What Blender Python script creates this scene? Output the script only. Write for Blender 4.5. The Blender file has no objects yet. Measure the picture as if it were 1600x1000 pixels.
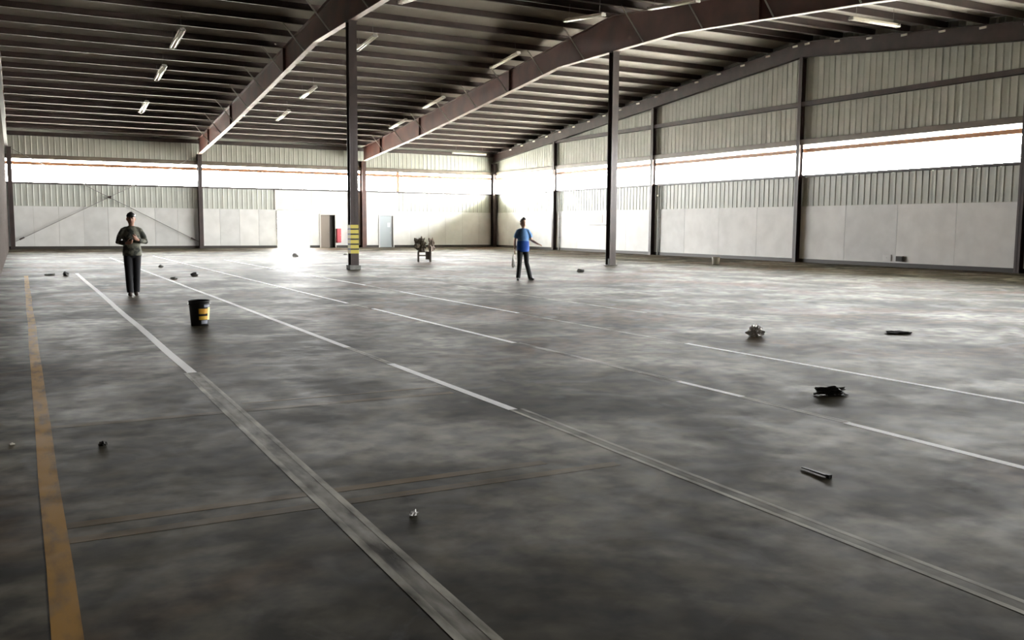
import bpy, bmesh, math, random
from mathutils import Vector, Matrix, noise
random.seed(7)
sc = bpy.context.scene
COL = sc.collection

# ------------------------------------------------------------------ camera
CAM_H = 1.5
F_PX, YAW, PITCH, ROLL = 1424.1, 0.4949, 0.1022, 0.0070
cd = bpy.data.cameras.new('camera')
cd.sensor_fit = 'HORIZONTAL'; cd.sensor_width = 36.0
cd.lens = F_PX / 1600.0 * 36.0
cd.clip_start = 0.05; cd.clip_end = 2000
cam = bpy.data.objects.new('camera', cd); COL.objects.link(cam)
fw = Vector((math.sin(YAW)*math.cos(PITCH), math.cos(YAW)*math.cos(PITCH), -math.sin(PITCH)))
rt = Vector((math.cos(YAW), -math.sin(YAW), 0)); up = rt.cross(fw)
r2 = math.cos(ROLL)*rt + math.sin(ROLL)*up
u2 = -math.sin(ROLL)*rt + math.cos(ROLL)*up
mw = Matrix((r2, u2, -fw)).transposed().to_4x4(); mw.translation = (0, 0, CAM_H)
cam.matrix_world = mw
sc.camera = cam

# ------------------------------------------------------------------ building measures (metres)
X0, X1, X2, X3 = -0.53, 10.05, 20.66, 30.86     # frame lines / left and right wall faces
YB, YF, YR = 59.97, -1.6, 30.07                 # back wall, wall behind the camera, ridge
SL = 0.1                                        # roof slope
ZR = 9.65                                       # rafter top at the ridge
SILL, HEAD = 3.86, 5.18                         # the long light opening
def ztop(y): return ZR - SL*abs(y - YR)

# ------------------------------------------------------------------ light
w = bpy.data.worlds.new('overcast_sky'); sc.world = w; w.use_nodes = True
bg = w.node_tree.nodes['Background']
bg.inputs[0].default_value = (0.985, 0.985, 0.965, 1); bg.inputs[1].default_value = 13.0
sc.view_settings.view_transform = 'Standard'; sc.view_settings.look = 'None'
sc.view_settings.exposure = 3.65; sc.view_settings.gamma = 1.0
sc.view_settings.use_curve_mapping = False
sc.cycles.diffuse_bounces = 8; sc.cycles.max_bounces = 10; sc.cycles.glossy_bounces = 4
def portal(name, loc, rot, sx, sy):
    l = bpy.data.lights.new(name, 'AREA'); l.shape = 'RECTANGLE'; l.size = sx; l.size_y = sy
    l.cycles.is_portal = True
    o = bpy.data.objects.new(name, l); o.location = loc; o.rotation_euler = rot; COL.objects.link(o)
hz = (SILL+HEAD)/2; hh = HEAD-SILL
portal('back_daylight', ((X0+X3)/2, YB+0.25, hz), (-math.pi/2, 0, 0), X3-X0, hh)
portal('right_daylight', (X3+0.25, (YF+YB)/2, hz), (0, math.pi/2, 0), hh, YB-YF)
portal('doorway_daylight', (15.92, YB+0.25, 1.18), (-math.pi/2, 0, 0), 2.0, 2.35)

# ------------------------------------------------------------------ materials
def mat(name, col, rough=0.6, col2=None, scale=3.0, bump=0.0, bscale=40., metal=0., detail=6, lo=.35, hi=.65, stretch=None, spec=None):
    m = bpy.data.materials.new(name); m.use_nodes = True
    nt = m.node_tree; b = nt.nodes['Principled BSDF']
    b.inputs['Base Color'].default_value = (*col, 1); b.inputs['Roughness'].default_value = rough
    b.inputs['Metallic'].default_value = metal
    if spec is not None: b.inputs['Specular IOR Level'].default_value = spec
    tc = nt.nodes.new('ShaderNodeTexCoord'); mp = nt.nodes.new('ShaderNodeMapping')
    nt.links.new(tc.outputs['Object'], mp.inputs[0])
    if stretch: mp.inputs['Scale'].default_value = stretch
    if col2:
        n = nt.nodes.new('ShaderNodeTexNoise'); n.inputs['Scale'].default_value = scale; n.inputs['Detail'].default_value = detail
        r = nt.nodes.new('ShaderNodeValToRGB'); r.color_ramp.elements[0].position = lo; r.color_ramp.elements[1].position = hi
        r.color_ramp.elements[0].color = (*col, 1); r.color_ramp.elements[1].color = (*col2, 1)
        nt.links.new(mp.outputs[0], n.inputs[0]); nt.links.new(n.outputs[0], r.inputs[0]); nt.links.new(r.outputs[0], b.inputs['Base Color'])
    if bump:
        n = nt.nodes.new('ShaderNodeTexNoise'); n.inputs['Scale'].default_value = bscale
        bp = nt.nodes.new('ShaderNodeBump'); bp.inputs['Strength'].default_value = bump; bp.inputs['Distance'].default_value = .01
        nt.links.new(mp.outputs[0], n.inputs[0]); nt.links.new(n.outputs[0], bp.inputs['Height']); nt.links.new(bp.outputs[0], b.inputs['Normal'])
    return m

def concrete_nodes(nt):
    """worn slab colour: returns colour and roughness sockets"""
    N, L = nt.nodes.new, nt.links.new
    g = N('ShaderNodeNewGeometry')
    def nz(sc_, det, vec=(1, 1, 1), dist=0.):
        mp = N('ShaderNodeMapping'); mp.inputs['Scale'].default_value = vec; L(g.outputs['Position'], mp.inputs[0])
        n = N('ShaderNodeTexNoise'); n.inputs['Scale'].default_value = sc_; n.inputs['Detail'].default_value = det
        n.inputs['Distortion'].default_value = dist; L(mp.outputs[0], n.inputs[0]); return n
    def ramp(src, stops):
        r = N('ShaderNodeValToRGB'); e = r.color_ramp.elements
        e[0].position, e[0].color = stops[0][0], (*stops[0][1], 1); e[1].position, e[1].color = stops[-1][0], (*stops[-1][1], 1)
        for p, c in stops[1:-1]:
            k = e.new(p); k.color = (*c, 1)
        L(src, r.inputs[0]); return r
    a = nz(.55, 11, dist=.9); b = nz(.22, 5, dist=1.2); c = nz(4.5, 15); d = nz(1.3, 9, (1, 1, 1), 1.5)
    base = ramp(a.outputs[0], [(.38, (.026, .022, .014)), (.5, (.068, .060, .042)), (.62, (.148, .136, .108))])
    rust = ramp(b.outputs[0], [(.50, (0, 0, 0)), (.62, (.75, .75, .75))])
    m1 = N('ShaderNodeMix'); m1.data_type = 'RGBA'; L(rust.outputs[0], m1.inputs[0]); L(base.outputs[0], m1.inputs[6]); m1.inputs[7].default_value = (.078, .046, .028, 1)
    fine = ramp(c.outputs[0], [(.36, (.45, .45, .45)), (.64, (1.55, 1.55, 1.55))])
    m2 = N('ShaderNodeMix'); m2.data_type = 'RGBA'; m2.blend_type = 'MULTIPLY'; m2.inputs[0].default_value = 1.; L(m1.outputs[2], m2.inputs[6]); L(fine.outputs[0], m2.inputs[7])
    dust = ramp(d.outputs[0], [(.54, (0, 0, 0)), (.74, (.6, .6, .6))])
    m3 = N('ShaderNodeMix'); m3.data_type = 'RGBA'; L(dust.outputs[0], m3.inputs[0]); L(m2.outputs[2], m3.inputs[6]); m3.inputs[7].default_value = (.15, .148, .138, 1)
    e = nz(3.5, 10, dist=.8)
    ad = N('ShaderNodeMath'); ad.operation = 'ADD'; L(a.outputs[0], ad.inputs[0]); L(e.outputs[0], ad.inputs[1])
    rg = N('ShaderNodeMapRange'); L(ad.outputs[0], rg.inputs[0]); rg.inputs[1].default_value = .78; rg.inputs[2].default_value = 1.22
    rg.inputs[3].default_value = .66; rg.inputs[4].default_value = .50
    return m3.outputs[2], rg.outputs[0], c.outputs[0], g

def concrete(name):
    m = bpy.data.materials.new(name); m.use_nodes = True; nt = m.node_tree; b = nt.nodes['Principled BSDF']
    col, rg, fine, g = concrete_nodes(nt)
    nt.links.new(col, b.inputs['Base Color']); nt.links.new(rg, b.inputs['Roughness'])
    b.inputs['Specular IOR Level'].default_value = .012
    bp = nt.nodes.new('ShaderNodeBump'); bp.inputs['Strength'].default_value = .12; bp.inputs['Distance'].default_value = .004
    nt.links.new(fine, bp.inputs['Height'])
    return m

def paint(name, pcol, lo, hi, scale=9., edges=False, stretch=(1, .25, 1)):
    """floor paint worn through to the slab; lo/hi set how much is left"""
    m = bpy.data.materials.new(name); m.use_nodes = True; nt = m.node_tree; b = nt.nodes['Principled BSDF']
    N, L = nt.nodes.new, nt.links.new
    col, rg, fine, g = concrete_nodes(nt)
    mp = N('ShaderNodeMapping'); mp.inputs['Scale'].default_value = stretch; L(g.outputs['Position'], mp.inputs[0])
    n = N('ShaderNodeTexNoise'); n.inputs['Scale'].default_value = scale; n.inputs['Detail'].default_value = 8; L(mp.outputs[0], n.inputs[0])
    r = N('ShaderNodeMapRange'); L(n.outputs[0], r.inputs[0]); r.inputs[1].default_value = lo; r.inputs[2].default_value = hi
    mx = N('ShaderNodeMix'); mx.data_type = 'RGBA'; L(r.outputs[0], mx.inputs[0]); L(col, mx.inputs[6]); mx.inputs[7].default_value = (*pcol, 1)
    L(mx.outputs[2], b.inputs['Base Color']); L(rg, b.inputs['Roughness']); b.inputs['Specular IOR Level'].default_value = .012
    return m

M = dict(
    floor=concrete('worn_concrete'),
    paint_new=paint('fresh_white_paint', (.96, .96, .96), .14, .30),
    paint_mid=paint('rubbed_white_paint', (.42, .40, .35), .36, .72),
    paint_old=paint('worn_white_paint', (.52, .50, .43), .28, .66),
    paint_dim=paint('faint_white_paint', (.20, .19, .155), .40, .75),
    yellow=paint('yellow_floor_paint', (.36, .19, .035), .25, .55),
    ochre=paint('faded_ochre_paint', (.17, .112, .05), .30, .72, scale=4., stretch=(.3, 1, 1)),
    white=mat('white_wall_board', (.66, .66, .64), .6, (.58, .58, .56), 1.3, .05, 30),
    white2=mat('white_wall_board_grey', (.60, .605, .59), .6, (.53, .535, .52), 1.7, .05, 30),
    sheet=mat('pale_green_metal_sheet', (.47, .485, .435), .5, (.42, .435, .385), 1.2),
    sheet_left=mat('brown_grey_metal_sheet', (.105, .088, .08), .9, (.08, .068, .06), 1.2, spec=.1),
    roof=mat('pale_roof_sheet', (.28, .25, .215), .6, (.22, .195, .165), .6, metal=0.),
    red=mat('red_oxide_steel', (.105, .040, .026), .5, (.060, .026, .019), 2.2, .05),
    redhi=mat('red_oxide_rafter', (.125, .045, .032), .45, (.07, .030, .024), 1.2, .05),
    brown=mat('dark_brown_steel', (.058, .038, .034), .5, (.040, .028, .026), 2.),
    flange=mat('bottom_lit_flange', (.34, .235, .19), .5, (.22, .15, .12), 2.),  # paler than the web: light from below put into the colour
    rail=mat('sunlit_orange_rail', (.42, .20, .09), .5, (.33, .15, .07), 2.),  # red primer shifted to orange, sunlit bloom put into the colour
    base=mat('black_skirting', (.03, .025, .02), .6),
    tan=mat('tan_girt', (.17, .14, .105), .5, (.13, .105, .08), 2.),  # girt above the opening, paler than the other girts
    rod=mat('grey_rod', (.26, .25, .24), .45),
    pale=mat('pale_galvanised', (.50, .48, .44), .4),
    lamp=mat('cream_fixture_enamel', (.80, .76, .66), .4),
    tube=mat('unlit_tube_glass', (.86, .84, .78), .2),
    black=mat('black_plastic', (.018, .018, .017), .35),
    dark=mat('dark_scrap', (.018, .017, .016), .7, (.04, .038, .034), 20),
    yellowt=mat('yellow_tape', (.62, .52, .10), .5), blackt=mat('black_tape', (.02, .02, .02), .5),
    cement=mat('grey_footing', (.26, .26, .24), .8, (.18, .18, .17), 8),
    skin=mat('skin', (.40, .22, .15), .55), skin2=mat('lit_skin', (.60, .38, .28), .55),
    camo=mat('green_camouflage_cloth', (.15, .15, .115), .85, (.036, .040, .032), 8, detail=2, lo=.46, hi=.54),
    trouser=mat('black_cloth', (.012, .012, .015), .85), trouser2=mat('dark_cloth', (.022, .024, .026), .85),
    blue_l=mat('light_blue_cloth', (.16, .34, .66), .8, (.13, .28, .58), 6), blue_d=mat('deep_blue_cloth', (.02, .10, .48), .8),
    hair=mat('dark_hair', (.015, .012, .011), .6), shoe=mat('brown_shoe', (.05, .035, .028), .6), shoe2=mat('grey_shoe', (.09, .09, .09), .6),
    eye=mat('dark_eye', (.02, .015, .012), .3), lip=mat('lip', (.30, .11, .09), .5),
    bag=mat('white_plastic_bag', (.85, .85, .83), .5, (.66, .66, .64), 15, .4),
    orange=mat('orange_label', (.80, .36, .03), .5, (.82, .55, .06), 12), lyel=mat('pale_yellow_label', (.78, .74, .30), .5),
    lgrey=mat('grey_label', (.30, .32, .38), .5),
    clutter=mat('brown_clutter', (.060, .050, .036), .9, (.15, .125, .095), 14, .5),
    clutter2=mat('pinkish_clutter', (.36, .29, .26), .9, (.2, .17, .14), 14, .5),
    wood=mat('dark_timber', (.055, .045, .035), .7, (.09, .07, .055), 6),
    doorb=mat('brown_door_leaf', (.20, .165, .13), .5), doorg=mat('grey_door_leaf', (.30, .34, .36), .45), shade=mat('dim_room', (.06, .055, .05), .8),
    redbox=mat('red_cabinet', (.50, .05, .07), .4), glare=mat('pale_glare_pane', (.55, .6, .62), .15),
    ground=mat('outdoor_ground', (.45, .43, .38), .9, (.36, .35, .31), .3),
    beige=mat('beige_plastic', (.60, .56, .48), .5),
)

# ------------------------------------------------------------------ helpers
class MB:
    def __init__(s): s.v, s.f = [], []
    def quad(s, a, b, c, d):
        n = len(s.v); s.v += [a, b, c, d]; s.f.append((n, n+1, n+2, n+3)); return s
    def box(s, x0, x1, y0, y1, z0, z1):
        return s.hexa([(x0, y0, z0), (x1, y0, z0), (x1, y1, z0), (x0, y1, z0)], [(x0, y0, z1), (x1, y0, z1), (x1, y1, z1), (x0, y1, z1)])
    def hexa(s, lo, hi):
        n = len(s.v); s.v += list(lo)+list(hi)
        s.f += [(n+3, n+2, n+1, n), (n+4, n+5, n+6, n+7)]+[(n+i, n+(i+1) % 4, n+4+(i+1) % 4, n+4+i) for i in range(4)]
        return s
    def tube(s, a, b, r, k=8, r2=None):
        a, b = Vector(a), Vector(b); t = (b-a).normalized(); r2 = r if r2 is None else r2
        u = t.orthogonal().normalized(); v = t.cross(u); n = len(s.v)
        for p, q in ((a, r), (b, r2)):
            s.v += [tuple(p+q*(math.cos(2*math.pi*i/k)*u+math.sin(2*math.pi*i/k)*v)) for i in range(k)]
        s.f += [(n+i, n+(i+1) % k, n+k+(i+1) % k, n+k+i) for i in range(k)]
        s.f += [tuple(n+i for i in reversed(range(k))), tuple(n+k+i for i in range(k))]; return s
    def loft(s, pts, rad, side=(1, 0, 0), k=14):
        """closed tapering body through pts; rad = (half width along side, half depth)"""
        n = len(s.v); P = [Vector(p) for p in pts]
        for i, p in enumerate(P):
            t = (P[min(i+1, len(P)-1)]-P[max(i-1, 0)]).normalized(); sd = Vector(side)
            x = (sd-sd.dot(t)*t)
            if x.length < .05: x = t.orthogonal()
            x.normalize(); y = t.cross(x); rx, ry = rad[i]
            s.v += [tuple(p+rx*math.cos(2*math.pi*j/k)*x+ry*math.sin(2*math.pi*j/k)*y) for j in range(k)]
        for i in range(len(P)-1):
            s.f += [(n+i*k+j, n+i*k+(j+1) % k, n+(i+1)*k+(j+1) % k, n+(i+1)*k+j) for j in range(k)]
        m = n+(len(P)-1)*k
        s.f += [tuple(n+j for j in reversed(range(k))), tuple(m+j for j in range(k))]; return s
    def lathe(s, prof, k=28, c=(0, 0, 0)):
        n = len(s.v)
        for r, z in prof: s.v += [(c[0]+r*math.cos(2*math.pi*j/k), c[1]+r*math.sin(2*math.pi*j/k), c[2]+z) for j in range(k)]
        for i in range(len(prof)-1): s.f += [(n+i*k+j, n+i*k+(j+1) % k, n+(i+1)*k+(j+1) % k, n+(i+1)*k+j) for j in range(k)]
        return s
    def mesh(s, name, m):
        me = bpy.data.meshes.new(name); me.from_pydata([tuple(v) for v in s.v], [], s.f); me.materials.append(m); me.update(); return me
    def build(s, name, m, parent=None, smooth=False, loc=None):
        me = s.mesh(name, m)
        if smooth: me.polygons.foreach_set('use_smooth', [True]*len(me.polygons))
        return link(name, me, parent, loc)
def link(name, me, parent=None, loc=None):
    o = bpy.data.objects.new(name, me); COL.objects.link(o)
    if parent: o.parent = parent
    if loc: o.location = loc
    return o
def tag(o, label, cat, group=None):
    o['label'] = label; o['category'] = cat
    if group: o['group'] = group
    return o
def thing(name, label, cat, loc=(0, 0, 0), rz=0., group=None):
    o = bpy.data.objects.new(name, None); COL.objects.link(o); o.location = loc; o.rotation_euler.z = rz; o.empty_display_size = .2
    return tag(o, label, cat, group)
def struct(o): o['kind'] = 'structure'; return o
def bevel(o, wd=.01, seg=2):
    md = o.modifiers.new('bevel', 'BEVEL'); md.width = wd; md.segments = seg; md.limit_method = 'ANGLE'; return o

# ------------------------------------------------------------------ floor and ground
floor = struct(MB().box(X0-.3, X3+.35, YF-.3, YB+.35, -.25, 0).build('floor', M['floor']))
g = MB()
g.box(-260, 300, -260, 330, -.6, -.24)
ground = struct(g.build('ground', M['ground']))

def line(x, y0, y1, wd, m, name='painted_line', x2=None):
    x2 = x if x2 is None else x2; h = .0012
    n = max(1, int((y1-y0)/1.5)); b = MB()
    for i in range(n):                                         # hand-painted: the edge wanders slightly
        a0, a1 = y0+(y1-y0)*i/n, y0+(y1-y0)*(i+1)/n
        xa, xb = x+(x2-x)*i/n, x+(x2-x)*(i+1)/n
        wa = .012*noise.noise((x*3, a0*.35, 0)); wb = .012*noise.noise((x*3, a1*.35, 0))
        b.hexa([(xa-wd/2+wa, a0, 0), (xa+wd/2+wa, a0, 0), (xb+wd/2+wb, a1, 0), (xb-wd/2+wb, a1, 0)],
               [(xa-wd/2+wa, a0, h), (xa+wd/2+wa, a0, h), (xb+wd/2+wb, a1, h), (xb-wd/2+wb, a1, h)])
    return b.build(name, m, floor)
def worn(x, y0, y1, wd, x2=None, k=2, mid_m='paint_mid'):
    for i in range(k):
        d = (i/(k-1)-.5)*wd*.8 if k > 1 else 0
        line(x+d, y0, y1, wd*.26, M['paint_old'], x2=None if x2 is None else x2+d)
    line(x, y0, y1, wd, M[mid_m], x2=x2).location.z = -.0005
# first lane line from the left
worn(1.40, 1.5, 9.6, .155, x2=1.49); line(1.49, 9.6, 30.5, .095, M['paint_new'])
# second
worn(3.46, 1.2, 6.5, .125, x2=3.55, mid_m='paint_dim'); line(3.52, 6.5, 9.3, .085, M['paint_new']); worn(3.52, 9.3, 10.8, .07); line(3.52, 10.8, 44, .085, M['paint_new'])
# third
line(5.52, 2.6, 4.9, .075, M['paint_new'], x2=5.60); worn(5.62, 4.9, 6.1, .07); line(5.64, 6.1, 7.0, .07, M['paint_new']); worn(5.64, 7.0, 10.3, .08)
line(5.6, 10.3, 15.7, .075, M['paint_new']); worn(5.57, 15.7, 17, .07); line(5.55, 17, 46, .075, M['paint_new'])
# fourth
line(7.66, 3.2, 9.3, .07, M['paint_new'], x2=7.60); worn(7.58, 9.3, 13.9, .07); line(7.62, 13.9, 19.5, .07, M['paint_new']); worn(7.65, 19.5, 22, .07); line(7.66, 22, 40, .075, M['paint_new'])
worn(9.7, 13, 21, .08)
# yellow aisle line beside the left wall and its faded cross lines
line(.085, 1.2, 29.5, .105, M['yellow'], x2=.135)
def cross(y, x0, x1, wd):
    MB().box(x0, x1, y-wd/2, y+wd/2, 0, .0006).build('faded_line', M['ochre'], floor)
cross(4.93, .15, 2.9, .09); cross(4.69, .15, 3.3, .09); cross(7.43, .15, 3.4, .10); cross(7.75, 1.6, 3.4, .05)

# ------------------------------------------------------------------ walls
PH = .25
def sheet_profile(n=3, pitch=.3048):
    pr = []
    for i in range(n):
        x = i*pitch; pr += [(x, .0), (x+.08, 0), (x+.105, .0), (x+.125, .021), (x+.165, .021), (x+.19, 0)]
    pr.append((n*pitch+.02, 0)); return pr
PR = sheet_profile(); SW = 3*.3048
def xy_back(u, d): return (X0+u, YB-.004-d)                  # u runs along the wall, d stands inward
def xy_right(u, d): return (X3-.004-d, YB-u)
def sheet_mesh(fn, u0, z0, ztopf, wmax, m):
    b = MB(); pts = [(min(u0+a, wmax), d) for a, d in PR]
    for (a, d), (a2, d2) in zip(pts, pts[1:]):
        if a2-a < 1e-4: continue
        p, q = fn(a, d), fn(a2, d2)
        b.quad((*p, z0), (*q, z0), (*q, ztopf(q[1] if fn is xy_right else YB)), (*p, ztopf(p[1] if fn is xy_right else YB)))
    return b
def sheets(fn, length, z0, ztopf, parent, skip=lambda a: False, name='metal_sheet', flat=True):
    u, proto = 0., None
    while u < length:
        a = u
        if not skip(a+SW/2):
            full = a+SW+.02 <= length
            if flat and proto is not None and full:
                o = link(name, proto.data, parent); off = a-proto['u']
                o.location = (off, 0, 0) if fn is xy_back else (0, -off, 0)
            else:
                o = sheet_mesh(fn, a, z0, ztopf, length, M['sheet']).build(name, M['sheet'], parent)
                if full and proto is None and flat: proto = o; o['u'] = a
        u += SW
    if proto is not None: del proto['u']

# --- back wall, shell behind the lining (openings: the long light slot, a wide doorway, two doors)
DOORS = [(14.91, 16.95, 2.37), (17.77, 18.75, 2.18), (21.92, 22.90, 2.18)]
b = MB(); x = X0-.3
for a, c, h in DOORS:
    b.box(x, a, YB, YB+.22, 0, SILL-.12); b.box(a, c, YB, YB+.22, h, SILL-.12); x = c
b.box(x, X3+.3, YB, YB+.22, 0, SILL-.12)
b.box(X0-.3, X3+.3, YB, YB+.22, HEAD+.14, ztop(YB)+PH-.02)
wall_back = struct(b.build('wall_back', M['sheet']))
sheets(xy_back, X3-X0, HEAD+.2, lambda y: ztop(YB)-.02, wall_back)
sheets(xy_back, X3-X0, 2.5, lambda y: SILL-.1, wall_back, skip=lambda u: 14.8 < X0+u < 23.1)
# white boards, lower row, seams recessed
def board(parent, x0, x1, z0, z1, m='white'):
    o = MB().box(x0+.006, x1-.006, YB-.05, YB, z0, z1).build('wall_board', M[m], parent); return o
edges = [X0]
for a, c, n in ((X0, X1, 8), (X1, DOORS[0][0], 4)):
    for i in range(1, n+1): edges.append(a+(c-a)*i/n)
for a, c in zip(edges, edges[1:]): board(wall_back, a, c, .16, 2.48, random.choice(['white', 'white', 'white2']))
prev = DOORS[0][1]
for a, c, h in DOORS[1:]+[(X3, X3, 0)]:
    n = max(1, round((a-prev)/1.3))
    for i in range(n): board(wall_back, prev+(a-prev)*i/n, prev+(a-prev)*(i+1)/n, .16, 2.48, 'white')
    prev = c
for a, c, h in DOORS: board(wall_back, a, c, h+.02, 2.48)
n = 7
for i in range(n): board(wall_back, 14.8+(23.1-14.8)*i/n, 14.8+(23.1-14.8)*(i+1)/n, 2.49, SILL-.1)
MB().box(14.74, 14.80, YB-.07, YB, 2.49, SILL-.1).build('edge_trim', M['pale'], wall_back)
# plinth / skirting
x = X0
for i, (a, c, h) in enumerate(DOORS+[(X3, X3, 0)]):
    struct(MB().box(x, a, YB-.07, YB, 0, .16).build('baseboard_back', M['base'])); x = c
def girt_x(z0, z1, d, m, name='girt'):
    b = MB(); b.box(X0, X3, YB-d, YB-d+.012, z0, z1); b.box(X0, X3, YB-d, YB+.02, z1-.012, z1); b.box(X0, X3, YB-d, YB+.02, z0, z0+.012)
    return b.build(name, M[m], wall_back)
girt_x(SILL-.1, SILL, .12, 'brown', 'sill_girt'); girt_x(HEAD, HEAD+.24, .2, 'tan')
b = MB().box(X0, X3, YB+.02, YB+.1, 4.85, 5.03); b.build('opening_rail', M['rail'], wall_back)
MB().box(X0-.3, X3+2.1, YB+.22, YB+2.1, HEAD+.10, HEAD+.16).build('opening_hood', M['sheet'], wall_back)
girt_x(ztop(YB)-.16, ztop(YB)+.06, .25, 'brown', 'eave_strut')
MB().box(23.2, 23.38, YB-.02, YB+.08, SILL, HEAD).build('opening_post', M['rail'], wall_back)

# --- right wall (gable end)
def shell_right(z0, z1f, n=2):
    b = MB(); ys = [YF-.3, YR, YB+.22]
    for y0, y1 in zip(ys, ys[1:]):
        b.hexa([(X3, y0, z0), (X3+.22, y0, z0), (X3+.22, y1, z0), (X3, y1, z0)],
               [(X3, y0, z1f(y0)), (X3+.22, y0, z1f(y0)), (X3+.22, y1, z1f(y1)), (X3, y1, z1f(y1))])
    return b
b = shell_right(0, lambda y: SILL-.12); b2 = shell_right(HEAD+.14, lambda y: ztop(y)+PH+.0)
k = len(b.v); b.v += b2.v; b.f += [tuple(i+k for i in f) for f in b2.f]
wall_right = struct(b.build('wall_right', M['sheet']))
L = YB-YF
sheets(xy_right, L, HEAD+.2, lambda y: ztop(y)+PH-.01, wall_right, flat=False)
sheets(xy_right, L, 2.5, lambda y: SILL-.1, wall_right)
COLY = [51.2, 40.75, YR, 19.65, 9.3]
ys = [YB]+COLY+[YF]
for a, c in zip(ys, ys[1:]):
    n = 4
    for i in range(n):
        y0, y1 = a+(c-a)*(i+1)/n, a+(c-a)*i/n
        MB().box(X3-.05, X3, y0+.006, y1-.006, .16, 2.48).build('wall_board', M[random.choice(['white', 'white2'])], wall_right)
struct(MB().box(X3-.08, X3, YF, YB, 0, .16).build('baseboard_right', M['base']))
def girt_y(z0, z1, d, m, name='girt'):
    b = MB(); b.box(X3-d, X3-d+.012, YF, YB, z0, z1); b.box(X3-d, X3+.02, YF, YB, z1-.012, z1); b.box(X3-d, X3+.02, YF, YB, z0, z0+.012)
    return b.build(name, M[m], wall_right)
girt_y(SILL-.1, SILL, .12, 'brown', 'sill_girt'); girt_y(HEAD, HEAD+.24, .2, 'tan'); girt_y(6.86, 7.06, .2, 'brown')
MB().box(X3+.02, X3+.1, YF, YB, 4.85, 5.03).build('opening_rail', M['rail'], wall_right)
MB().box(X3+.22, X3+2.1, YF, YB+.2, HEAD+.10, HEAD+.16).build('opening_hood', M['sheet'], wall_right)

# --- left wall and the wall behind the camera
def ribbed(name, fn, length, ztf, m):
    b = MB(); u = 0
    while u < length:
        for (a, d), (a2, d2) in zip(PR, PR[1:]):
            if u+a >= length: break
            e = min(u+a2, length); p, q = fn(u+a, d), fn(e, d2)
            b.quad((*p, 0), (*q, 0), (*q, ztf(q[1])), (*p, ztf(p[1])))
        u += SW
    return b
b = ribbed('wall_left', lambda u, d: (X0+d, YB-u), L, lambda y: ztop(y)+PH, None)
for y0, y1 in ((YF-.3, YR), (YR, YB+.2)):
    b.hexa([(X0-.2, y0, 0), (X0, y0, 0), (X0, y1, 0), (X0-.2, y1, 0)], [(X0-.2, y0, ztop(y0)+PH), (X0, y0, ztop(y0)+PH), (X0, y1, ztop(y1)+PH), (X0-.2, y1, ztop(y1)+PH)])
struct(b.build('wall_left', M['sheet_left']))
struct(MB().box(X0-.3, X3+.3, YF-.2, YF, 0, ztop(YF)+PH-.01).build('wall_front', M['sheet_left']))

# ------------------------------------------------------------------ roof: ribbed sheet on purlins
PH = .25
b = MB()
for sgn, ye in ((1, YB+.5), (-1, YF-.5)):
    yr = YR
    for zz in (PH+.004,):
        n = len(b.v)
        b.hexa([(X0-.5, yr, ZR+zz), (X3+.5, yr, ZR+zz), (X3+.5, ye, ztop(ye)+zz), (X0-.5, ye, ztop(ye)+zz)],
               [(X0-.5, yr, ZR+zz+.06), (X3+.5, yr, ZR+zz+.06), (X3+.5, ye, ztop(ye)+zz+.06), (X0-.5, ye, ztop(ye)+zz+.06)])
ceiling = struct(b.build('ceiling', M['roof']))
def purlin_mesh():
    b = MB(); t = .01; xa, xb = X0, X3-.02
    b.box(xa, xb, -t/2, t/2, 0, PH); b.box(xa, xb, -.075, 0, 0, t); b.box(xa, xb, 0, .075, PH-t, PH)
    b.box(xa, xb, -.075, -.065, 0, .025)
    return b
pm = purlin_mesh().mesh('purlin', M['brown'])
SP = 1.66
PY = []
for sgn in (1, -1):
    y = YR+sgn*.35
    while YF+.2 < y < YB-.3:
        PY.append((y, sgn)); y += sgn*SP
for y, sgn in PY:
    o = link('purlin', pm, ceiling); o.location = (0, y, ztop(y)); o.rotation_euler = (-sgn*math.atan(SL), 0, 0)

# ------------------------------------------------------------------ rafters
def ibeam_web(x, stations, tw=.012):
    b = MB()
    for (y0, l0, h0), (y1, l1, h1) in zip(stations, stations[1:]):
        b.hexa([(x-tw/2, y0, l0), (x+tw/2, y0, l0), (x+tw/2, y1, l1), (x-tw/2, y1, l1)], [(x-tw/2, y0, h0), (x+tw/2, y0, h0), (x+tw/2, y1, h1), (x-tw/2, y1, h1)])
    return b
def ibeam_flange(x, stations, idx, fw_, t=.02, sgn=1):
    b = MB()
    for s0, s1 in zip(stations, stations[1:]):
        y0, z0, y1, z1 = s0[0], s0[idx], s1[0], s1[idx]
        b.hexa([(x-fw_/2, y0, z0), (x+fw_/2, y0, z0), (x+fw_/2, y1, z1), (x-fw_/2, y1, z1)],
               [(x-fw_/2, y0, z0+sgn*t), (x+fw_/2, y0, z0+sgn*t), (x+fw_/2, y1, z1+sgn*t), (x-fw_/2, y1, z1+sgn*t)] if sgn > 0 else
               [(x-fw_/2, y0, z0+t), (x+fw_/2, y0, z0+t), (x+fw_/2, y1, z1+t), (x-fw_/2, y1, z1+t)])
    return b
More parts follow.
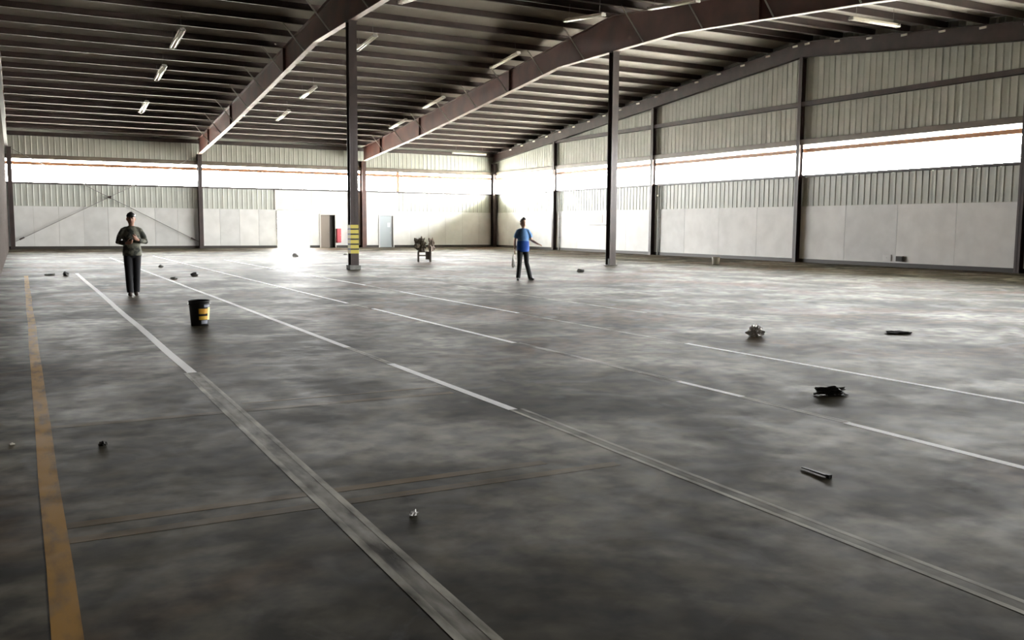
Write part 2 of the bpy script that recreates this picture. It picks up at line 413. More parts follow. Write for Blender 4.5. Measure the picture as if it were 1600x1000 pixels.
def main_rafter(x, label, fw_=.22, braces=True, fm='flange'):
    t = thing('roof_rafter', label, 'rafter', (x, YR, ZR))
    ys = [YF+.05, YR-26, YR-12, YR-4, YR+4, YR+8.5, YR+14, YR+20, YB-.5]
    low = {0: 5.8, 1: 6.25, 2: 7.62, 3: 8.27, 4: 8.27, 5: 7.80, 6: 7.22, 7: 6.60, 8: 5.80}
    st = [(y-YR, low[i]-ZR, ztop(y)-ZR-.02) for i, y in enumerate(ys)]
    st.insert(4, (0, 8.27-ZR, -.02))
    ibeam_web(0, st).build('web', M['redhi'], t)
    ibeam_flange(0, st, 1, fw_).build('bottom_flange', M[fm], t)
    ibeam_flange(0, st, 2, fw_).build('top_flange', M['redhi'], t)
    def zl(y):
        for (a, l0, h0), (c, l1, h1) in zip(st, st[1:]):
            if a <= y-YR <= c: return l0+(l1-l0)*(y-YR-a)/(c-a)
    for y in (YR-19, YR-8, YR+8.5, YR+19.5, YR+26):
        z0, z1 = zl(y), ztop(y)-ZR-.02
        MB().box(-fw_/2, fw_/2, y-YR-.02, y-YR+.02, z0+.02, z1).build('splice_plate', M['red'], t)
    if braces:
        for y, sg in PY[1::2]:
            if abs(y-YR) < 2 or y > YB-2 or y < 4: continue
            z0, z1 = zl(y), ztop(y)-ZR
            for s_ in (-1, 1):
                MB().tube((s_*.11, y-YR, z0+.03), (s_*(z1-z0)*.95, y-YR, z1+.04), .028, 5).build('flange_brace', M['pale'], t)
    return t
main_rafter(X0+.11, 'red-brown tapered roof rafter tight along the left wall', fw_=.16, braces=False, fm='brown')
main_rafter(X1, 'red-brown tapered roof rafter carried by the column with hazard stripes')
main_rafter(X2, 'red-brown tapered roof rafter over the plain middle column without stripes')
# end wall beam
t = thing('end_wall_beam', 'dark brown sloping steel beam along top of right end wall', 'beam', (X3-.22, YR, ZR))
st = [(YF+.05-YR, 8.98-ZR-SL*(YR-YF), ztop(YF)-ZR-.02), (0, 8.98-ZR, -.02), (YB-.1-YR, 8.98-ZR-.096*(YB-YR), ztop(YB)-ZR-.02)]
ibeam_web(0, st, .02).build('web', M['brown'], t); ibeam_flange(0, st, 1, .24).build('bottom_flange', M['brown'], t); ibeam_flange(0, st, 2, .24).build('top_flange', M['brown'], t)
for y, sg in PY:
    if 14 < y < 57: MB().box(-.15, -.12, y-YR-.16, y-YR+.12, ztop(y)-ZR-.17, ztop(y)-ZR-.09).build('gap_light_plate', M['lamp'], t)  # added pale plates standing for daylight glints at the purlin ends

# ------------------------------------------------------------------ columns
def hcol(x, y, h, fw_, dp, label, m='brown', axis='y', base=True, group=None, tape=False, footing=False):
    t = thing('steel_column', label, 'column', (x, y, 0), 0 if axis == 'y' else math.pi/2, group)
    z0 = .02
    b = MB(); b.box(-fw_/2, fw_/2, -dp/2, -dp/2+.018, z0, h); b.box(-fw_/2, fw_/2, dp/2-.018, dp/2, z0, h); b.box(-.008, .008, -dp/2, dp/2, z0, h)
    b.build('shaft', M[m], t)
    MB().box(-fw_/2-.05, fw_/2+.05, -dp/2-.05, dp/2+.05, 0, .02).build('base_plate', M['brown'], t)
    MB().box(-fw_/2-.03, fw_/2+.03, -dp/2-.03, dp/2+.03, h-.02, h).build('cap_plate', M[m], t)
    return t
def tapes(t, fw_, dp):
    z = .55; k = 0
    while z < 1.52:
        m = 'yellowt' if k % 2 == 0 else 'blackt'; hh_ = .12 if k % 2 == 0 else .05
        MB().box(-fw_/2-.004, fw_/2+.004, -dp/2-.004, dp/2+.004, z, z+hh_).build('tape_band', M[m], t); z += hh_; k += 1
c1 = hcol(X1, YR, 8.27, .28, .30, 'free-standing brown steel column with yellow and black striped bands')
tapes(c1, .28, .30)
for sx, sy in ((-1, -1), (1, -1), (-1, 1), (1, 1)):
    pass
fb = MB()
for (a, c_, d, e) in ((-.19, .19, -.21, -.16), (-.19, .19, .16, .21), (-.19, -.15, -.16, .16), (.15, .19, -.16, .16)): fb.box(a, c_, d, e, 0, .15)
fb.build('footing_collar', M['cement'], c1)
c2 = hcol(X2, YR, 8.27, .28, .30, 'free-standing plain brown steel column in the middle of the hall, no stripes')
MB().box(-.23, -.15, -.19, -.15, 0, .26).build('corner_guard', M['black'], c2)
hcol(X0+.22, YB-.35, 5.8, .24, .4, 'brown corner column where back wall meets left wall')
hcol(X1, YB-.33, 5.8, .24, .42, 'brown column on back wall right of the crossed bracing rods')
hcol(X2, YB-.33, 5.8, .30, .45, 'red-brown column on back wall just behind the striped column', m='red')
hcol(X3-.26, YB-.35, 6.0, .26, .42, 'dark column in the corner of back wall and right end wall')
lab = ['slim brown column on right wall nearest the far corner', 'brown column on right wall, second from the far corner',
       'tall brown column on right wall under the roof ridge', 'dark column on right wall at the right edge of the photo']
for y, lb in zip(COLY[:4], lab):
    hcol(X3-.05-.13, y, 8.98-.096*abs(y-YR)-.02, .20, .24, lb, axis='x')
    pass
# downpipes beside two of them
for y, lb in ((COLY[0]-.55, 'white vertical pipe on right wall beside the column nearest far corner'), (COLY[1]-.5, 'white vertical pipe on right wall beside the second column')):
    t = thing('wall_pipe', lb, 'pipe', (X3-.12, y, 0))
    MB().tube((0, 0, .0), (0, 0, SILL-.1), .045, 10).build('pipe', M['white'], t, True)
    for z in (.8, 2., 3.2): MB().box(-.055, .08, -.06, .06, z, z+.04).build('bracket', M['pale'], t)

# crossed rods in the back-left bay
def rod(a, b_, label):
    t = thing('brace_rod', label, 'rod', a, group=None)
    v = Vector(b_)-Vector(a)
    MB().tube((0, 0, 0), v, .022, 6).build('rod', M['rod'], t)
    MB().tube(v*.02, v*.045, .045, 8).build('turnbuckle', M['brown'], t)
    MB().tube(v*.492, v*.508, .05, 8).build('coupling', M['brown'], t)
rod((X0+.36, YB-.30, .45), (X1-.14, YB-.30, 5.72), 'grey bracing rod rising left to right across the back wall bay')
rod((X1-.14, YB-.22, .42), (X0+.36, YB-.22, 5.72), 'grey bracing rod falling left to right across the back wall bay')

# ------------------------------------------------------------------ doors and wall fittings
def frame(name, a, c, h, m='white2'):
    b = MB(); b.box(a-.07, a, YB-.09, YB+.2, 0, h+.07); b.box(c, c+.07, YB-.09, YB+.2, 0, h+.07); b.box(a, c, YB-.09, YB+.2, h, h+.07)
    return struct(b.build(name, M[m]))
a, c, h = DOORS[0]; frame('trim_1', a, c, h)
MB().box(a, c, YB-.07, YB+.3, 0, .02).build('threshold', M['cement'], floor)
a, c, h = DOORS[1]; d1 = frame('door_1', a, c, h, 'pale')
MB().box(a, a+.64, YB+.03, YB+.07, .01, h).build('door_leaf', M['doorb'], d1)
MB().box(a, c, YB+.19, YB+.21, 0, h).build('dark_gap_board', M['shade'], d1)  # dark board stands for the unlit room beyond the ajar leaf
MB().tube((a+.57, YB-.02, 1.0), (a+.57, YB+.03, 1.0), .02, 8).build('door_handle', M['rod'], d1)
a, c, h = DOORS[2]; d2 = frame('door_2', a, c, h, 'white')
lf = MB().box(a, c-.1, YB+.0, YB+.045, .01, h).build('door_leaf', M['doorg'], d2)
MB().box(c-.1, c, YB+.0, YB+.045, .01, h).build('door_edge', M['rod'], d2)
MB().box(a+.58, a+.78, YB-.012, YB, 1.4, 1.7).build('door_glare_pane', M['glare'], d2)  # pale pane put on the leaf for a spot of glare
MB().tube((c-.2, YB-.06, 1.0), (c-.2, YB, 1.0), .025, 8).build('door_handle', M['pale'], d2)
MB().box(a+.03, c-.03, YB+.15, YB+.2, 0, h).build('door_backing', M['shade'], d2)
t = thing('fire_cabinet', 'tall red fire equipment cabinet on back wall beside the brown door', 'fire cabinet', (18.98, YB-.052, .34))
bevel(MB().box(-.15, .15, -.16, 0, 0, .94).build('cabinet_body', M['redbox'], t))
bevel(MB().box(-.135, .135, -.18, -.16, .02, .92).build('cabinet_door', M['redbox'], t), .006)
MB().tube((.10, -.18, .5), (.10, -.215, .5), .015, 8).build('knob', M['pale'], t)
t = thing('wall_box', 'small grey electrical box low on right wall near the photo edge', 'electrical box', (X3-.05, 24.62, .22))
bevel(MB().box(-.09, 0, -.16, .16, 0, .22).build('box_body', M['rod'], t)); MB().box(-.098, -.09, -.14, .14, .02, .20).build('box_cover', M['shade'], t)
t = thing('cover_plate', 'white blank plate low on right wall beside the grey electrical box', 'plate', (X3-.05, 25.25, .22))
bevel(MB().box(-.03, 0, -.2, .2, 0, .26).build('plate', M['white'], t)); MB().tube((-.04, 0, .13), (-.03, 0, .13), .012, 6).build('screw', M['rod'], t)
t = thing('wall_notice', 'small pinkish notice with a thin ledge on right wall behind the middle column', 'notice', (X3-.05, 46.3, 1.75))
MB().box(-.01, 0, -.55, .55, 0, .5).build('sheet', mat('pale_pink_card', (.60, .47, .45), .7), t); MB().box(-.10, 0, -.95, .95, -.12, -.09).build('ledge', M['rod'], t)

# ------------------------------------------------------------------ fluorescent fixtures
def fixture(label, p, length, rz, slope):
    t = thing('fluorescent_fixture', label, 'ceiling light', p, group='unlit fluorescent fixtures under the roof')
    t.rotation_euler = (slope, 0, rz)
    l = length/2
    b = MB(); b.hexa([(-.05, -l, .0), (.05, -l, .0), (.05, l, .0), (-.05, l, .0)], [(-.035, -l, .06), (.035, -l, .06), (.035, l, .06), (-.035, l, .06)])
    b.build('housing', M['lamp'], t)
    b = MB()
    for s_ in (-1, 1): b.hexa([(s_*.05, -l, .0), (s_*.13, -l, -.035), (s_*.13, l, -.035), (s_*.05, l, .0)], [(s_*.05, -l, .008), (s_*.13, -l, -.027), (s_*.13, l, -.027), (s_*.05, l, .008)])
    b.build('reflector', M['lamp'], t)
    for s_ in (-1, 1):
        MB().tube((s_*.06, -l+.03, -.035), (s_*.06, l-.03, -.035), .019, 8).build('tube', M['tube'], t, True)
        MB().box(-.09, .09, s_*l-.02, s_*l+.02, -.06, .05).build('end_cap', M['pale'], t)
        MB().tube((0, s_*l*.8, .05), (0, s_*l*.8, .56), .006, 5).build('hanger', M['rod'], t)
    return t
def zf(y): return 9.12-SL*abs(y-YR)
FX = [
 ('cream strip light at left under dark roof, topmost of its row of three', 5.55, 36.9, 2.5, 0),
 ('cream strip light at left under dark roof, middle of its row of three', 5.60, 42.1, 2.5, 0),
 ('cream strip light at left under dark roof, lowest of its row of three', 5.69, 48.9, 2.5, 0),
 ('strip light showing right against the striped column near the top', 12.30, 35.0, 2.1, 0),
 ('cream strip light left of the striped column, upper of two', 12.38, 43.5, 2.4, 0),
 ('cream strip light left of the striped column, lower of two', 12.52, 48.8, 2.4, 0),
 ('strip light between the two free-standing columns, middle of its row of three', 18.9, 43.6, 2.5, 0),
 ('strip light between the two free-standing columns, lowest of its row of three', 19.1, 49.1, 2.4, 0),
 ('strip light between the two free-standing columns, highest of its row of three', 18.65, 35.4, 2.5, 0),
 ('dim strip light left of the plain middle column near the photo top', 18.1, 28.3, 2.5, 0),
 ('strip light cut by the photo top right of the striped column', 11.9, 29.2, 2.2, 0),
 ('cream strip light lying parallel to back wall near the far right corner', 27.35, 56.98, 2.5, 1),
 ('cream strip light lying parallel to purlins at upper right of photo', 25.0, 21.42, 2.2, 1),
 ('strip light cut by the photo top between middle column and right side', 18.4, 23.6, 2.4, 0),
]
for lb, x, y, ln, par in FX:
    s = -math.copysign(math.atan(SL), y-YR)
    if par: fixture(lb, (x, y, zf(y)), ln, math.pi/2, 0)
    else: fixture(lb, (x, y, zf(y)), ln, 0, s)

# ------------------------------------------------------------------ people
def remeshed(name, mb, m, vox, parent, smooth_it=4):
    tmp = mb.build('tmp', m)
    r = tmp.modifiers.new('r', 'REMESH'); r.mode = 'VOXEL'; r.voxel_size = vox
    s = tmp.modifiers.new('s', 'SMOOTH'); s.iterations = smooth_it; s.factor = .5
    dg = bpy.context.evaluated_depsgraph_get(); dg.update()
    me = bpy.data.meshes.new_from_object(tmp.evaluated_get(dg)); me.name = name
    me.polygons.foreach_set('use_smooth', [True]*len(me.polygons))
    me.materials.clear(); me.materials.append(m)
    old = tmp.data; bpy.data.objects.remove(tmp); bpy.data.meshes.remove(old)
    return link(name, me, parent)
def hand(b, wr, d, n, s):
    """wr wrist, d pointing to the fingers, n palm normal (curl side), s towards the thumb"""
    wr, d, n, s = Vector(wr), Vector(d).normalized(), Vector(n).normalized(), Vector(s).normalized()
    b.loft([wr-d*.02, wr+d*.02, wr+d*.06, wr+d*.095], [(.024, .018), (.032, .017), (.040, .016), (.036, .013)], side=s, k=10)
    for k, (o, ln) in enumerate(((.030, .072), (.010, .082), (-.010, .076), (-.029, .060))):
        p0 = wr+d*.085+s*o; p1 = p0+d*ln*.42+n*.006; p2 = p1+(d*.8+n*.6).normalized()*ln*.33; p3 = p2+(d*.35+n*.94).normalized()*ln*.28
        b.loft([p0, p1, p2, p3], [(.0095, .0095), (.009, .009), (.008, .008), (.0065, .0065)], side=s, k=8)
    p0 = wr+d*.03+s*.03; p1 = p0+(s*.75+d*.65+n*.2)*.035; p2 = p1+(d*.9+s*.25+n*.35)*.032; p3 = p2+(d*.9-s*.1+n*.5)*.022
    b.loft([p0, p1, p2, p3], [(.013, .013), (.012, .011), (.010, .010), (.008, .008)], side=n, k=8)
def head(b, c, turn=0., k_=1.):
    """c = skull centre; face towards -y (turned)"""
    R = Matrix.Rotation(turn, 3, 'Z'); c = Vector(c)
    def P(x, y, z): return tuple(c+R @ Vector((x, y, z))*k_)
    K = lambda rr: [(p*k_, q*k_) for p, q in rr]
    sd = tuple(R @ Vector((1, 0, 0)))
    b.loft([P(0, -.035, -.118), P(0, -.02, -.10), P(0, -.008, -.06), P(0, 0, 0), P(0, .006, .045), P(0, .01, .085), P(0, .01, .112)],
           K([(.022, .022), (.045, .055), (.066, .084), (.076, .098), (.074, .095), (.052, .068), (.018, .022)]), side=sd, k=20)
    b.loft([P(0, -.088, .012), P(0, -.104, -.018), P(0, -.112, -.032), P(0, -.095, -.040)], K([(.008, .008), (.011, .010), (.015, .011), (.010, .006)]), side=sd, k=8)
    for s_ in (-1, 1):
        b.loft([P(s_*.074, .008, -.035), P(s_*.084, .014, -.005), P(s_*.082, .016, .024)], K([(.009, .012), (.010, .020), (.008, .014)]), side=sd, k=8)
    return P, sd
def limb(b, pts, rad, k=14, side=(1, 0, 0)): b.loft(pts, [(r, r) if not isinstance(r, tuple) else r for r in rad], side=side, k=k)
def mid(a, b_, f=.5): return tuple(Vector(a).lerp(Vector(b_), f))
def person(label, loc, rz, J, cloth):
    t = thing('person', label, 'person', loc, rz)
    t.scale = (cloth.get('slim', .97), 1, 1)
    b = MB()
    # trunk, neck, limbs of the body
    b.loft([(0, 0, .84), (0, 0, .95), (0, .0, 1.08), (0, -.005, 1.24), (0, 0, 1.37), (0, .01, 1.43)], [(.14, .10), (.155, .105), (.135, .095), (.150, .105), (.135, .085), (.07, .06)], k=18)
    hc = J['head']; b.loft([(0, .012, 1.40), mid((0, .012, 1.40), hc, .5), tuple(Vector(hc)+Vector((0, .01, -.05)))], [(.062, .062), (.054, .056), (.056, .06)], k=14)
    hs = J.get('hs', 1.05); P, sd = head(b, hc, J.get('turn', 0), hs)
    for s_, sd_ in ((-1, 'R'), (1, 'L')):
        sh, el, wr = J['sh'+sd_], J['el'+sd_], J['wr'+sd_]
        limb(b, [(s_*.08, 0, 1.39), (s_*.15, 0, 1.375), (s_*.185, 0, 1.33), mid(sh, el, .5), el, mid(el, wr, .35), wr], [.035, .044, .046, .042, .036, .036, .025])
        d = J['hd'+sd_]; hand(b, wr, d[0], d[1], d[2])
        hp, kn, an = J['hp'+sd_], J['kn'+sd_], J['an'+sd_]
        limb(b, [hp, mid(hp, kn), kn, mid(kn, an, .4), an, (an[0], an[1], .04)], [.085, .072, .053, .054, .037, .038])
    remeshed('body', b, M[cloth['skin']], .0065, t, 3)
    # face
    for s_ in (-1, 1):
        e = MB(); e.loft([P(s_*.030, -.088, .008), P(s_*.030, -.094, .008), P(s_*.030, -.099, .008)], [(.006, .004), (.013, .007), (.004, .003)], side=sd, k=8); e.build('eye', M['eye'], t, True)
        e = MB(); e.loft([P(s_*.014, -.095, .026), P(s_*.030, -.097, .031), P(s_*.046, -.086, .025)], [(.004, .004), (.005, .005), (.003, .003)], side=(0, 0, 1), k=6); e.build('eyebrow', M['hair'], t, True)
    e = MB(); e.loft([P(-.024, -.083, -.062), P(0, -.094, -.061), P(.024, -.083, -.062)], [(.003, .003), (.007, .007), (.003, .003)], side=(0, 0, 1), k=8); e.build('mouth', M['lip'], t, True)
    # trousers
    b = MB()
    wz = cloth['waist']
    b.loft([(0, 0, wz), (0, 0, .94), (0, .005, .86), (0, .005, .80)], [(.168, .118), (.182, .13), (.178, .128), (.13, .10)], k=18)
    for sd_ in 'RL':
        hp, kn, an = J['hp'+sd_], J['kn'+sd_], J['an'+sd_]
        hem = (an[0], an[1], .07)
        limb(b, [hp, mid(hp, kn, .45), kn, mid(kn, an, .5), hem], [.102, .092, .078, .076, .072])
    remeshed('trousers', b, M[cloth['trousers']], .013, t)
    # shirt
    b = MB(); hz_ = cloth['hem']
    b.loft([(0, 0, hz_), (0, 0, hz_+.1), (0, 0, 1.08), (0, -.005, 1.24), (0, 0, 1.36), (0, .01, 1.43), (0, .012, 1.455)],
           [(.195, .14), (.19, .138), (.172, .125), (.182, .135), (.155, .115), (.105, .085), (.07, .068)], k=20)
    for s_, sd_ in ((-1, 'R'), (1, 'L')):
        sh, el, wr = J['sh'+sd_], J['el'+sd_], J['wr'+sd_]
        a_ = [(s_*.05, 0, 1.40), (s_*.115, 0, 1.385), (s_*.16, 0, 1.362), (s_*.188, 0, 1.31)]; ra = [.050, .060, .066, .068]
        if cloth['long']: limb(b, a_+[mid(sh, el, .55), el, mid(el, wr, .5), mid(el, wr, .93)], ra+[.062, .056, .052, .040])
        else: limb(b, a_+[mid(sh, el, .45), mid(sh, el, .72)], ra+[.068, .070])
    sh_o = remeshed('shirt', b, M[cloth['shirt']], .012, t)
    if cloth.get('lower'):
        b = MB(); b.loft([(0, 0, .80), (0, 0, .90), (0, 0, 1.0), (0, 0, 1.10), (0, 0, 1.13)], [(.19, .14), (.203, .15), (.200, .148), (.19, .142), (.165, .12)], k=20)
        remeshed('shirt_tail', b, M[cloth['lower']], .012, t)
    # shoes
    for sd_ in 'RL':
        a = J['an'+sd_]; fy = J.get('toe'+sd_, (0, -1)); f = Vector((fy[0], fy[1], 0)).normalized(); s_ = Vector((-f.y, f.x, 0))
        b = MB(); A = Vector((a[0], a[1], 0))
        b.loft([A-f*.075+Vector((0, 0, .045)), A-f*.03+Vector((0, 0, .055)), A+f*.06+Vector((0, 0, .045)), A+f*.14+Vector((0, 0, .035)), A+f*.185+Vector((0, 0, .028))],
               [(.03, .042), (.040, .055), (.046, .044), (.046, .034), (.028, .024)], side=tuple(s_), k=14)
        remeshed('shoe', b, M[cloth['shoe']], .009, t, 2)
    K = lambda rr: [(p*hs, q*hs) for p, q in rr]
    # hair / cap
    b = MB()
    b.loft([P(0, .035, -.055), P(0, .028, -.01), P(0, .020, .045), P(0, .014, .090), P(0, .012, .122)], K([(.066, .064), (.081, .080), (.082, .092), (.062, .080), (.022, .03)]), side=sd, k=18)
    b.loft([P(0, -.045, .075), P(0, -.03, .095), P(0, 0, .11)], K([(.06, .04), (.06, .05), (.04, .04)]), side=sd, k=14)
    remeshed('hair', b, M['hair'], .009, t, 2)
    if cloth.get('cap'):
        b = MB(); b.loft([P(0, 0, .040), P(0, 0, .07), P(0, .005, .105), P(0, .01, .128)], K([(.086, .108), (.087, .108), (.070, .088), (.025, .03)]), side=sd, k=18)
        b.loft([P(0, -.06, .050), P(0, -.12, .046), P(0, -.165, .036)], K([(.068, .010), (.066, .008), (.042, .006)]), side=sd, k=14)
        remeshed('cap', b, M['black'], .008, t, 2)
    return t
man1 = dict(head=(0, -.03, 1.60), turn=0,
    shR=(-.185, 0, 1.385), elR=(-.275, .03, 1.12), wrR=(-.105, -.20, 1.10), hdR=((.75, -.55, .15), (.2, .3, .8), (-.1, -.3, .9)),
    shL=(.185, 0, 1.385), elL=(.275, .03, 1.12), wrL=(.125, -.20, 1.17), hdL=((-.55, -.55, .35), (-.3, .4, .6), (0, -.3, .9)),
    hpR=(-.085, 0, .90), knR=(-.080, -.06, .49), anR=(-.066, -.05, .09), hpL=(.085, 0, .90), knL=(.076, .0, .49), anL=(.058, .13, .09))
# thumb side vectors kept perpendicular enough to the hand direction
person('person in dark cap, green camouflage long-sleeved shirt and black trousers, forearms held in front', (2.07, 20.56, 0), -.10, man1,
       dict(skin='skin', waist=1.0, trousers='trouser', hem=.84, shirt='camo', long=True, shoe='shoe', cap=True))
man2 = dict(head=(.0, -.03, 1.595), turn=.35, hs=1.16,
    shR=(-.185, 0, 1.385), elR=(-.255, .05, 1.11), wrR=(-.27, -.03, .87), hdR=((-.05, -.12, -1), (.9, 0, 0), (0, -1, .1)),
    shL=(.185, 0, 1.385), elL=(.27, .02, 1.12), wrL=(.46, -.13, 1.02), hdL=((.85, -.4, -.22), (-.1, 0, -.95), (.2, -.9, .1)),
    hpR=(-.09, 0, .90), knR=(-.11, -.10, .50), anR=(-.15, -.06, .09), hpL=(.09, 0, .90), knL=(.12, .0, .49), anL=(.25, .17, .11),
    toeR=(-.1, -1), toeL=(.5, -.8))
person('walking person in light and deep blue short-sleeved top and dark trousers, arm held out', (12.39, 22.34, 0), -.45, man2,
       dict(slim=.88, skin='skin2', waist=1.0, trousers='trouser2', hem=1.02, shirt='blue_l', long=False, shoe='shoe2', lower='blue_d'))
def crumple(name, label, cat, loc, size, m, seed=0, sub=3, amp=.35, rz=0., flat=None):
    bm = bmesh.new(); bmesh.ops.create_icosphere(bm, subdivisions=sub, radius=1)
    for v in bm.verts:
        p = v.co.copy()
        k = 1+amp*noise.noise(p*1.7+Vector((seed, 3.1, 7)))*1.6+amp*.7*noise.noise(p*4.1+Vector((seed, 9, 1)))*1.3
        v.co = Vector((p.x*k*size[0]/2, p.y*k*size[1]/2, p.z*k*size[2]/2))
    mz = min(v.co.z for v in bm.verts); zc = mz*.55
    for v in bm.verts: v.co.z = max(v.co.z, zc)-zc
    me = bpy.data.meshes.new(name); bm.to_mesh(me); bm.free(); me.materials.append(m)
    o = link(name, me); o.location = loc; o.rotation_euler.z = rz
    return tag(o, label, cat)
# white bag hanging from the hand of the person in blue
t = thing('plastic_bag', 'limp white plastic bag hanging from the hand of person in blue', 'bag', (12.09, 22.36, .36))
b = MB(); b.loft([(0, 0, 0), (.01, 0, .06), (0, 0, .16), (-.005, 0, .26), (0, 0, .34)], [(.03, .03), (.055, .045), (.045, .035), (.025, .02), (.012, .012)], k=12)
b.build('bag_body', M['bag'], t, True); MB().tube((0, 0, .33), (.01, .0, .42), .008, 6).build('bag_handle', M['bag'], t)

# ------------------------------------------------------------------ bucket
t = thing('bucket', 'black plastic bucket with an orange and yellow label standing on the floor', 'bucket', (2.33, 14.15, 0), .1)
R0, R1, H = .125, .150, .375
MB().lathe([(0, .012), (R0-.01, .012), (R1-.006, H-.005), (R1, H), (R1+.006, H-.012), (R1+.002, H-.02), (R0+.002, .02), (R0, 0), (0, 0)], 36).build('bucket_body', M['black'], t, True)
MB().lathe([(R1+.002, H-.06), (R1+.012, H-.06), (R1+.012, H-.045), (R1+.002, H-.045)], 36).build('rim_rib', M['black'], t)
def label_patch(a0, a1, z0, z1, m, e=.004):
    b = MB(); n = 12
    for i in range(n):
        q = []
        for a, z in ((a0+(a1-a0)*i/n, z0), (a0+(a1-a0)*(i+1)/n, z0), (a0+(a1-a0)*(i+1)/n, z1), (a0+(a1-a0)*i/n, z1)):
            r = R0+(R1-R0)*z/H+e; q.append((r*math.cos(a), r*math.sin(a), z))
        b.quad(*q)
    b.build('label', M[m], t)
c0 = -math.pi/2-.1
label_patch(c0-.25, c0+.95, .18, .255, 'orange'); label_patch(c0-.25, c0+.95, .09, .145, 'orange')
label_patch(c0+.75, c0+1.25, .085, .27, 'lyel', .005); label_patch(c0+.0, c0+.8, .03, .082, 'lgrey'); label_patch(c0+.3, c0+1.1, .275, .32, 'lgrey')
b = MB(); pts = [(math.cos(a)*(R1+.01), -.02-.06*math.sin(a), H-.05-.10*math.sin(a)) for a in [math.pi*i/12 for i in range(13)]]
for p, q in zip(pts, pts[1:]): b.tube(p, q, .004, 6)
b.build('bail_handle', M['rod'], t)

# ------------------------------------------------------------------ low stand piled with clutter
t = thing('low_stand', 'small dark wooden stand in mid-floor carrying a heap of brown clutter', 'stand', (14.95, 35.5, 0), -.35)
MB().box(-.28, .28, -.2, .2, .40, .44).build('stand_top', M['wood'], t)
for sx in (-1, 1):
    for sy in (-1, 1): MB().box(sx*.25-.035, sx*.25+.035, sy*.17-.035, sy*.17+.035, 0, .40).build('leg', M['wood'], t)
MB().box(-.25, .25, -.19, -.15, .24, .29).build('crossbar', M['wood'], t)
MB().box(.05, .22, -.15, .15, .1, .40).build('side_panel', M['wood'], t)
crumple('clutter_heap', 'dark brown tangled heap on left of the small wooden stand', 'clutter', (14.84, 35.54, .44), (.34, .34, .44), M['clutter'], 3, 4, .9)
crumple('clutter_bundle', 'paler crumpled bundle on right of the small wooden stand', 'clutter', (15.20, 35.36, .44), (.22, .26, .44), M['clutter2'], 11, 4, .7)

# ------------------------------------------------------------------ litter on the slab
crumple('crumpled_plastic', 'crumpled whitish plastic sheet on floor right of centre', 'litter', (8.98, 9.5, 0), (.24, .17, .19), M['bag'], 5, 4, .42, .3)
o = crumple('rubber_scrap', 'flat thin black rubber scrap on pale floor at right', 'litter', (11.11, 8.85, 0), (.40, .16, .045), M['dark'], 8, 3, .4, -.5)
# black leafy debris: a heap of small torn flakes
bm = MB()
for i in range(60):
    a, r = random.uniform(0, 6.28), random.uniform(0, 1)**.7
    x, y = math.cos(a)*r*.145, math.sin(a)*r*.08; hgt = .075*(1-r)*random.uniform(.3, 1)
    s = random.uniform(.012, .03); th = random.uniform(0, 3.14); ux, uy = math.cos(th)*s, math.sin(th)*s; tz = random.uniform(-.6, .9)*s
    bm.hexa([(x-ux, y-uy, hgt), (x+uy, y-ux, hgt+.004), (x+ux, y+uy, hgt+abs(tz)), (x-uy, y+ux, hgt+.008)], [(x-ux, y-uy, hgt+.006), (x+uy, y-ux, hgt+.012), (x+ux, y+uy, hgt+abs(tz)+.007), (x-uy, y+ux, hgt+.016)])
t = thing('debris_heap', 'small heap of black torn debris on floor at right', 'litter', (6.42, 5.8, 0), -.5)
h_ = bm.build('flakes', M['dark'], t); h_['kind'] = 'stuff'
c_ = crumple('heap_core', '', '', (0, 0, 0), (.22, .12, .075), M['dark'], 2, 3, .7); c_.parent = t; del c_['label']; del c_['category']
t = thing('metal_strip', 'short thin dark metal strip on dark floor at lower right', 'litter', (4.25, 3.94, 0), 0)
v0, v1 = Vector((.02, .12, .006)), Vector((-.0, -.12, .006)); sd = Vector((.013, 0, 0))
b = MB(); b.hexa([tuple(v1-sd), tuple(v1+sd), tuple(v0+sd*.7), tuple(v0-sd*.7)], [tuple(v1-sd+Vector((0, 0, .012))), tuple(v1+sd+Vector((0, 0, .012))), tuple(v0+sd*.7+Vector((0, 0, .006))), tuple(v0-sd*.7+Vector((0, 0, .006)))])
b.build('strip', M['dark'], t)
MB().box(-.014, .014, -.125, -.10, .0, .022).build('bent_end', M['dark'], t)
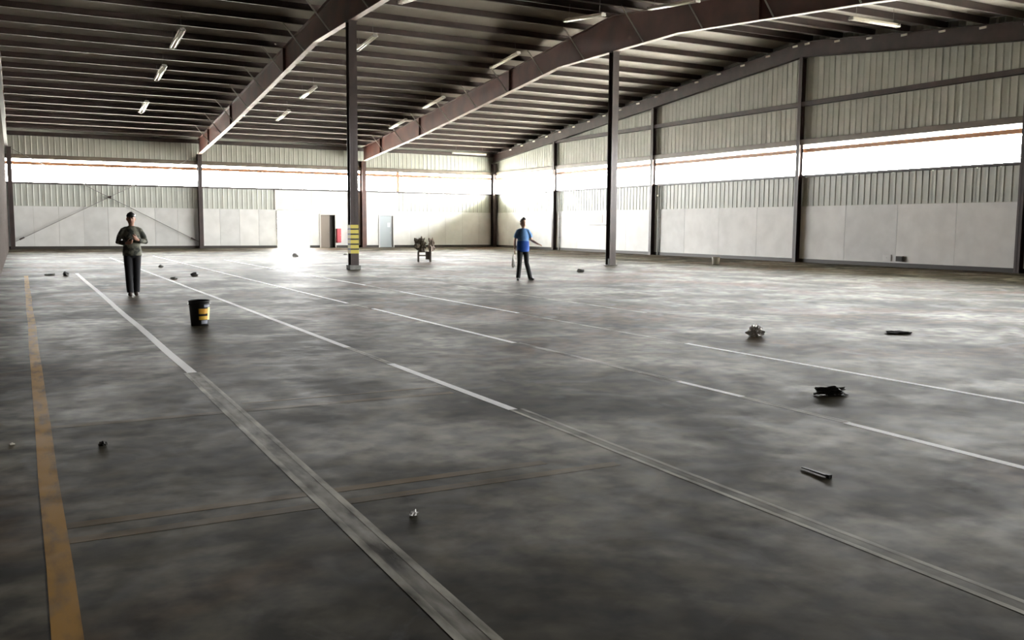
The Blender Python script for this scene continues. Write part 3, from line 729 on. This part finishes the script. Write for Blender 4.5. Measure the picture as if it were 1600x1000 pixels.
crumple('paper_scrap', 'tiny pale crumpled paper scrap on dark floor near the front', 'litter', (1.75, 4.31, 0), (.05, .035, .03), M['bag'], 1, 2, .7, .5)
crumple('dry_leaf', 'small dark curled leaf on floor right of the yellow line', 'litter', (.44, 6.66, 0), (.05, .04, .035), M['dark'], 4, 3, .4)
crumple('paper_scrap', 'tiny pale scrap on dark floor left of the yellow line', 'litter', (.085-.19, 6.96, 0), (.04, .04, .015), M['beige'], 6, 2, .5)
crumple('rag', 'small dark rag on floor between person in blue and middle column', 'litter', (16.52, 25.8, 0), (.26, .2, .11), M['dark'], 7, 2, .5)
crumple('rag', 'small grey rag on bright floor in front of the open doorway', 'litter', (11.56, 43.2, 0), (.26, .2, .2), M['rod'], 9, 2, .5)
crumple('scrap', 'small dark scrap on floor left of the camouflage person, near the white line end', 'litter', (1.14, 29.2, 0), (.16, .16, .12), M['dark'], 10, 2, .6)
crumple('scrap', 'small flat dark scrap farthest left near the left wall', 'litter', (.75, 29.6, 0), (.3, .16, .06), M['cement'], 12, 2, .5)
crumple('scrap', 'small dark scrap on floor right of the camouflage person, nearer the back wall', 'litter', (4.30, 33.6, 0), (.16, .14, .10), M['cement'], 13, 2, .6)
crumple('scrap', 'small dark scrap on second white line right of the camouflage person', 'litter', (3.70, 26.4, 0), (.16, .14, .08), M['cement'], 14, 2, .6)
crumple('scrap', 'small dark scrap between second and third white lines above the bucket', 'litter', (4.46, 27.9, 0), (.18, .14, .11), M['dark'], 15, 2, .6)
crumple('scrap', 'tiny dark scrap left of the striped column base', 'litter', (14.71, 45.3, 0), (.2, .14, .08), M['cement'], 16, 2, .6)
t = thing('pail', 'small pale pail standing on floor near the right wall', 'pail', (25.4, 29.3, 0))
MB().lathe([(0, .01), (.13, .01), (.155, .29), (.165, .30), (.165, .28), (.135, 0), (0, 0)], 20).build('pail_body', M['beige'], t, True)
b = MB(); pts = [(math.cos(a)*.165, -.05*math.sin(a)-.02, .26-.08*math.sin(a)) for a in [math.pi*i/8 for i in range(9)]]
for p, q in zip(pts, pts[1:]): b.tube(p, q, .006, 5)
b.build('pail_handle', M['rod'], t)
